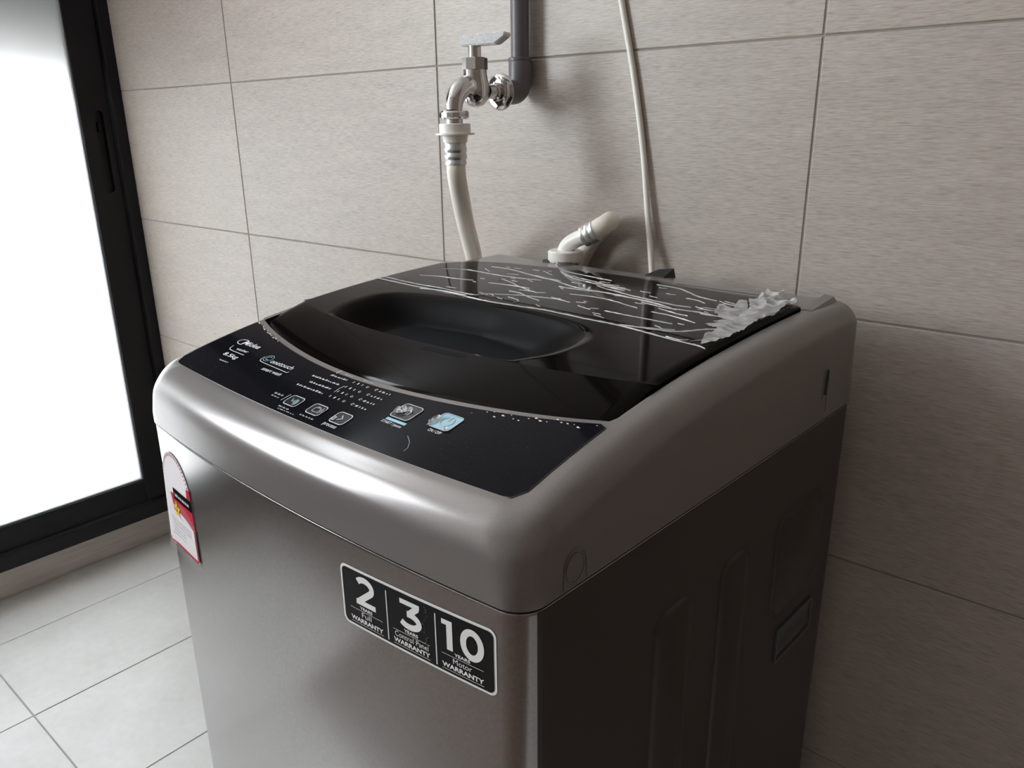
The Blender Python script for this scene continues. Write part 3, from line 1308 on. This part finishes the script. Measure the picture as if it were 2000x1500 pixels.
curved_poly('film', arch(.0105, .0890, .6885, .7680, .8120), 0, film_mat('label_film', .12, (.8, .78, .79)), el, EM(.0002))
curved_poly('backing', arch(.0125, .0872, .6960, .7680, .8100), 0, m_lab, el, EM(.0007))
curved_poly('red_band', [(.0125, .7330), (.0872, .7330), (.0872, .7800), (.0790, .7800), (.0760, .7640), (.0240, .7600), (.0125, .7600)], 0, m_red, el, EM(.0010))
curved_poly('white_box', [(.0165, .7010), (.0840, .7010), (.0840, .7345), (.0165, .7345)], 0, m_lab, el, EM(.0013))
prints('red_border', [stroke([(.0140, .7340 - .0355 * k / 10) for k in range(11)] + [(.0140 + .0720 * k / 30, .6985) for k in range(1, 31)] + [(.0860, .6985 + .0355 * k / 10) for k in range(1, 11)], .0022)], EM(.0016), m_red, el)
arc_marks = []
for k in range(26):
    a0 = 8 + k * 6.4
    a = math.radians(a0)
    cx_, cy_ = .04985 + .0335 * math.cos(a), .7680 + .0380 * math.sin(a)
    arc_marks.append(stroke([(cx_, cy_), (cx_ + .0028 * math.cos(a), cy_ + .0030 * math.sin(a))], .0012))
prints('arch_lettering', arc_marks, EM(.0010), m_red, el)['kind'] = 'stuff'
curved_poly('black_band', [(.0400, .7560), (.0872, .7560), (.0872, .7690), (.0400, .7690)], 0, m_labb, el, EM(.0014))
prints('band_lettering', dashes(.0450, .0845, .7605, .0042, .0015, .003, .008), EM(.0017), m_lab, el)['kind'] = 'stuff'
sp = []
for k in range(10):
    rr_ = .0105 if k % 2 == 0 else .0048
    a = math.radians(90 + 36 * k)
    sp.append((.0440 + rr_ * math.cos(a), .7445 + rr_ * math.sin(a)))
prints('star', [([(.0440, .7445)] + sp, [(0, 1 + k, 1 + (k + 1) % 10) for k in range(10)])], EM(.0016), m_yel, el)
prints('star_mark', [stroke(arcp(.0440, .7460, .0014, .0016, 150, -40, 8) + [(.0424, .7425), (.0458, .7425)], .0007)], EM(.0019), m_labb, el)
fl = []
for y in (.7300, .7265, .7225, .7180, .7140, .7095):
    fl += dashes(.022, .078 - (.02 if y < .72 else 0), y, .0014)
prints('small_lettering', fl, EM(.0016), m_labg, el)['kind'] = 'stuff'

# ------------------------------------------------------------------ protective film on the rear half of the lid
film = empty('protective_film', (OX, OY, 0), RZ)
tag(film, 'wrinkled clear plastic film with torn white edge, on rear half of lid', 'plastic film')
LS = lambda x, y: T(y) + LIFT
V, F = [], []
for i in range(41):
    x = .017 + (.488 - .017) * i / 40
    y0 = .292 + .011 * (1 - ((x - .25) / .24) ** 2)
    y1 = yLB(x) - .009
    for j in range(13):
        y = y0 + (y1 - y0) * j / 12
        V.append((x, y, LS(x, y) + .0004))
for i in range(40):
    for j in range(12):
        F.append((i * 13 + j, (i + 1) * 13 + j, (i + 1) * 13 + j + 1, i * 13 + j + 1))
obj('clear_sheet', V, F, m_clear, film, True)
STR = [
    [(.055, .334), (.082, .342), (.114, .345), (.135, .35)],
    [(.02, .305), (.06, .302), (.094, .3), (.126, .302), (.157, .3), (.186, .3), (.198, .308)],
    [(.108, .288), (.142, .294), (.181, .294)],
    [(.051, .375), (.08, .388), (.103, .389), (.143, .387), (.179, .389), (.206, .394)],
    [(.097, .421), (.128, .422), (.17, .412), (.198, .405), (.223, .405)],
    [(.161, .35), (.191, .354), (.222, .355)],
    [(.16, .374), (.185, .365), (.212, .353), (.239, .345), (.251, .349)],
    [(.191, .307), (.214, .318), (.237, .326), (.26, .331), (.281, .334), (.3, .331)],
    [(.21, .333), (.226, .333), (.246, .325), (.267, .319)],
    [(.227, .313), (.243, .31), (.25, .305), (.247, .3)],
    [(.181, .411), (.219, .402), (.258, .389), (.288, .386), (.314, .386), (.352, .38), (.388, .373)],
    [(.244, .38), (.274, .381), (.302, .385), (.334, .382), (.369, .379), (.408, .365)],
    [(.188, .453), (.222, .447), (.255, .442), (.276, .439)],
    [(.193, .446), (.23, .425), (.266, .416), (.299, .408), (.318, .405)],
    [(.268, .425), (.293, .411), (.306, .412), (.316, .411)],
    [(.277, .408), (.299, .4), (.318, .398)],
    [(.266, .416), (.282, .419), (.299, .422)],
    [(.23, .430), (.262, .424), (.292, .416), (.312, .415)],
    [(.277, .359), (.305, .363), (.332, .361), (.372, .35)],
    [(.304, .336), (.316, .338)],
    [(.315, .325), (.335, .32)],
    [(.332, .324), (.341, .327)],
    [(.35, .324), (.375, .323), (.406, .322), (.431, .321)],
    [(.384, .29), (.409, .296), (.443, .306)],
    [(.098, .408), (.117, .397)],
    [(.167, .362), (.163, .375)],
    [(.39, .294), (.423, .298), (.447, .304), (.465, .323), (.479, .333)],
    [(.33, .451), (.358, .449), (.38, .438), (.399, .426), (.423, .42)],
    [(.341, .389), (.37, .385), (.396, .381), (.415, .382)],
    [(.301, .4), (.341, .389), (.365, .387)],
    [(.362, .372), (.398, .367), (.427, .37), (.456, .367), (.473, .363)],
    [(.39, .361), (.414, .354), (.429, .352)],
    [(.391, .346), (.417, .344), (.447, .335)],
    [(.446, .286), (.461, .284), (.468, .288)],
    [(.471, .285), (.483, .303), (.485, .321)],
    [(.391, .412), (.405, .411), (.418, .404)],
    [(.425, .421), (.439, .414), (.456, .413)],
    [(.417, .387), (.433, .382), (.442, .384)],
]
WID = {26: .0042, 27: .0034, 28: .0034, 10: .0022, 11: .0022, 30: .003, 13: .003, 17: .003, 14: .003, 1: .0016}
rs = random.Random(21)


def strand(pts, w, h):
    q = spline(pts, 8)
    n = len(q)
    V, F = [], []
    for i, p_ in enumerate(q):
        t = i / (n - 1)
        ww = w * (.25 + .75 * math.sin(math.pi * min(1, max(0, t))) ** .5) * rs.uniform(.55, 1.15)
        d = q[min(i + 1, n - 1)] - q[max(i - 1, 0)]
        d /= np.linalg.norm(d)
        nrm = np.array([-d[1], d[0]])
        a, b = p_ + nrm * ww / 2, p_ - nrm * ww / 2
        jit = nrm * rs.uniform(-.0003, .0003)
        m = p_ + jit
        V += [(a[0], a[1], LS(*a) + .0003), (m[0], m[1], LS(*m) + .0005 + h * rs.uniform(.5, 1.)), (b[0], b[1], LS(*b) + .0003)]
    for i in range(n - 1):
        for k in range(2):
            F.append((3 * i + k, 3 * i + k + 1, 3 * i + 4 + k, 3 * i + 3 + k))
    return V, F


V, F = [], []
for i, s in enumerate(STR):
    v, f = strand(s, WID.get(i, .0015), .0008)
    b = len(V)
    V += v
    F += [tuple(j + b for j in g_) for g_ in f]
for k in range(46):          # small broken creases between the long ones
    x = rs.uniform(.10, .44)
    y = rs.uniform(.305, .445)
    l = rs.uniform(.005, .018)
    a = rs.uniform(-.5, .25)
    v, f = strand([(x, y), (x + l * .5 * math.cos(a), y + l * .5 * math.sin(a) + rs.uniform(-.001, .001)), (x + l * math.cos(a), y + l * math.sin(a))], rs.uniform(.0008, .0015), .0006)
    b = len(V)
    V += v
    F += [tuple(j + b for j in g_) for g_ in f]
obj('wrinkles', V, F, m_ridge, film, True, 60)['kind'] = 'stuff'
EDGE = [(.02, .2945), (.083, .2925), (.163, .292), (.189, .2895), (.226, .2885), (.261, .291), (.3, .2945), (.344, .292), (.383, .2915), (.414, .288), (.458, .281), (.481, .279), (.492, .275)]
V, F = strand(EDGE, .0026, .0010)
obj('front_edge', V, F, m_ridge, film, True, 60)


def sheet(name, outline, hfun, seed, nsub=4):
    bm = bmesh.new()
    vs = [bm.verts.new((x, y, 0)) for x, y in outline]
    f = bm.faces.new(vs)
    bmesh.ops.triangulate(bm, faces=[f])
    for _ in range(nsub):
        bmesh.ops.subdivide_edges(bm, edges=bm.edges[:], cuts=1, use_grid_fill=True)
        bmesh.ops.triangulate(bm, faces=bm.faces[:])
    r_ = random.Random(seed)
    for v in bm.verts:
        n1 = 1 - abs(mnoise.noise(Vector((v.co.x * 38 + seed, v.co.y * 26, seed)))) * 2.2
        n2 = 1 - abs(mnoise.noise(Vector((v.co.x * 30 - v.co.y * 75, v.co.y * 34 + v.co.x * 50, seed * 3)))) * 2.2
        v.co.z = LS(v.co.x, v.co.y) + .0006 + hfun(v.co.x, v.co.y) * max(.05, .55 * n1 + .45 * n2)
        v.co.x += r_.uniform(-.0003, .0003)
        v.co.y += r_.uniform(-.0003, .0003)
    return bmobj(name, bm, m_film, film, True, 40)


sheet('torn_edge', [(.456, .338), (.473, .353), (.472, .385), (.482, .406), (.489, .403), (.493, .380), (.494, .357), (.496, .326), (.495, .305), (.491, .286), (.485, .279), (.475, .304), (.476, .324)],
      lambda x, y: .0035, 3)
sheet('crumpled_sheet', [(.461, .342), (.465, .355), (.445, .374), (.432, .409), (.444, .401), (.454, .396), (.442, .429), (.451, .430), (.478, .381), (.486, .358), (.477, .345)],
      lambda x, y: .003, 5)
sheet('lifted_flap', [(.450, .434), (.450, .452), (.456, .468), (.470, .466), (.496, .448), (.503, .425), (.495, .427), (.495, .411), (.496, .387), (.495, .379), (.488, .369), (.478, .374), (.467, .404)],
      lambda x, y: .004 + .007 * max(0, min(1, (y - .38) / .06)), 7)

# ------------------------------------------------------------------ pipe and tap on the wall
TX, TZ = .784, 1.167
pipe = empty('water_pipe', (TX, 0, TZ))
tag(pipe, 'grey plastic water pipe running down the tiled wall to an elbow', 'pipe')


def rel(o, root):
    o.data.transform(Matrix.Translation(-Vector(root.location)))
    o.parent = root
    return o


PY = -.0185
rel(tube('pipe', [(TX, PY, ZC_ - .01), (TX, PY, 1.2075)], .0128, m_pipe, None, 24), pipe)
ep = [(TX, PY, 1.2125), (TX, PY, 1.2122)] + [(TX, PY - .016 * (1 - math.cos(a)) * 1, TZ + .016 - .016 * math.sin(a)) for a in np.linspace(0, math.pi / 2, 10)] + [(TX, -.060, TZ)]
ep[1] = (TX, PY, 1.211)
rel(tube('elbow', ep, [.0150] + [.0163] * (len(ep) - 1), m_pipe, None, 26), pipe)
rel(lathe('socket_rim', [(.0128, 0), (.0168, .0), (.0168, .0035), (.0150, .0045), (.0128, .0045)], m_pipe, None, (TX, PY, 1.2085)), pipe)

tap = empty('water_tap', (TX, -.056, TZ))
tag(tap, 'chrome bib tap with flat lever handle on wall pipe elbow', 'tap')
nY = (0, -1, 0)
rel(lathe('wall_flange', [(.020, 0), (.0238, .0005), (.0245, .002), (.0238, .0040), (.0200, .0068), (.0140, .0085), (.0105, .0090)], m_chrome, None, (TX, -.0590, TZ), nY, 36), tap)
rel(lathe('inlet_shank', [(.0098, 0), (.0098, .006), (.0125, .0065), (.0125, .0145), (.0098, .0155), (.0098, .030)], m_chrome, None, (TX, -.0600, TZ), nY, 24), tap)
yb = -.111
rel(lathe('valve_body', [(.004, -.020), (.011, -.0175), (.0168, -.011), (.0192, -.002), (.0190, .006), (.0172, .014), (.0158, .020), (.0155, .0262), (.012, .0264)], m_chrome, None, (TX, yb, TZ), (0, 0, 1), 32), tap)
sp_ = spline([(TX, yb + .002, 1.168), (TX, yb - .016, 1.1725), (TX, yb - .030, 1.1670), (TX, yb - .0395, 1.156), (TX, yb - .0415, 1.1425)], 8)
rel(tube('spout', sp_, list(np.linspace(.0150, .0108, len(sp_))), m_chrome, None, 24), tap)
rel(lathe('bonnet', [(.0155, .026), (.0168, .0265), (.0168, .0405), (.0155, .0415), (.010, .0418)], m_chrome, None, (TX, yb, TZ), (0, 0, 1), 8, 20), tap)
rel(lathe('stem', [(.0085, .041), (.0085, .0565), (.0070, .0575)], m_chrome, None, (TX, yb, TZ), (0, 0, 1), 20), tap)
rel(lathe('outlet_nut', [(.0120, 0), (.0180, .0008), (.0196, .003), (.0196, .0085), (.0180, .011), (.0115, .0116)], m_chrome, None, (TX, yb - .0415, 1.1312), (0, 0, 1), 14, 25), tap)
rel(lathe('outlet_neck', [(.0112, -.008), (.0112, .001)], m_chrome, None, (TX, yb - .0415, 1.1315), (0, 0, 1), 22), tap)
# lever: flat blade, end cut at a slant
la = math.radians(14)
lx, ly = math.cos(la), math.sin(la)
V = []
for s, zb, zt in ((-.0170, .0555, .0685), (.010, .0555, .0688), (.0345, .0558, .0692), (.0490, .0650, .0695)):
    for off, in ((-.0095,), (.0095,)):
        for z in (zb, zt):
            V.append((TX + s * lx - off * ly, yb + s * ly + off * lx, TZ + z))
F = [(0, 1, 3, 2), (12, 14, 15, 13)]
for i in range(3):
    a = 4 * i
    F += [(a, a + 4, a + 5, a + 1), (a + 1, a + 5, a + 7, a + 3), (a + 3, a + 7, a + 6, a + 2), (a + 2, a + 6, a + 4, a)]
lev = obj('lever', V, F, m_lever)
bm = bmesh.new()
bm.from_mesh(lev.data)
bmesh.ops.bevel(bm, geom=bm.edges[:], offset=.0012, segments=2, affect='EDGES')
bm.to_mesh(lev.data)
bm.free()
rel(lev, tap)

# ------------------------------------------------------------------ inlet hose
hose = empty('inlet_hose', (TX, yb - .0415, 1.126))
tag(hose, 'cream water inlet hose from the tap to the back of the washing machine', 'hose')
hc = (TX, yb - .0415, 1.1112)
rel(lathe('connector', [(.0130, -.009), (.0158, -.0085), (.0168, .000), (.0178, .0005), (.0255, .0010), (.0255, .0030), (.0207, .0036), (.0207, .0142), (.0195, .0152), (.0115, .0152)], m_white, None, hc, (0, 0, 1), 32), hose)
rel(lathe('sleeve', [(.0128, -.037), (.0142, -.0368), (.0145, -.0335), (.0136, -.0318), (.0136, -.0305), (.0148, -.0290), (.0152, -.0250), (.0140, -.0225), (.0138, -.0215), (.0150, -.0195), (.0153, -.0155), (.0142, -.0130), (.0146, -.009), (.0128, -.0085)], m_clamp, None, hc, (0, 0, 1), 30), hose)
hpth = spline([(TX, -.1525, 1.080), (TX, -.1520, 1.060), (TX - .012, -.134, 1.030), (.745, -.096, .985), (.714, -.048, .925), (.700, -.026, .86), (.700, -.020, .74), (.718, -.020, .60), (.77, -.020, .52), (.83, -.020, .56), (.862, -.019, .70), (.872, -.017, .84), (.885, -.016, .92), (.906, -.016, .964), (.934, -.021, .990), (.954, -.037, 1.0005), (.956, -.052, .9975), (.944, -.0600, .9890)], 10)
rel(tube('tube', hpth, .0128, m_hose, None, 22), hose)
# elbow fitting on the machine
ec = np.array((.900, -.0630, .9425))
epth = spline([(.899, -.0630, .950), (.9000, -.0630, .9600), (.9060, -.0630, .9685), (.9180, -.0630, .9760), (.9330, -.0620, .9822)], 6)
rel(tube('elbow_fitting', epth, list(np.linspace(.0112, .0105, len(epth))), m_white, None, 22), hose)
rel(lathe('union_nut', [(.0200, -.012), (.0205, .0), (.0235, .0045), (.0240, .006), (.0240, .0165), (.0225, .018), (.010, .0182)], m_white, None, tuple(ec), (0, 0, 1), 18, 25), hose)
cp = [np.array((.9300, -.0622, .9808)), np.array((.9470, -.0590, .9900))]
dcl = cp[1] - cp[0]
dcl = dcl / np.linalg.norm(dcl)
cl = []
for k, r in ((0, .0128), (.0002, .0142), (.004, .0146), (.0055, .0138), (.0065, .0138), (.008, .0146), (.0125, .0146), (.014, .0138), (.015, .0138), (.0165, .0145), (.020, .0142), (.0202, .0128)):
    cl.append((r, k))
rel(lathe('clamp', cl, m_clamp, None, tuple(cp[0]), tuple(dcl), 28), hose)

# ------------------------------------------------------------------ power cable
cpth = spline([(.905, -.005, 1.42), (.9405, -.005, 1.273), (.9635, -.005, 1.180), (.9825, -.006, 1.086), (.9960, -.010, 1.0020), (1.0090, -.018, .943), (1.020, -.028, .88), (1.022, -.030, .70)], 10)
cpth = spline([(.862, -.005, 2.05), (.866, -.005, 1.75), (.882, -.005, 1.53)], 10)[:-1] + cpth
cb_ = tube('power_cable', cpth, .0040, m_cable, None, 12)
tag(cb_, 'thin white power cable hanging down the tiled wall behind the washing machine', 'cable')
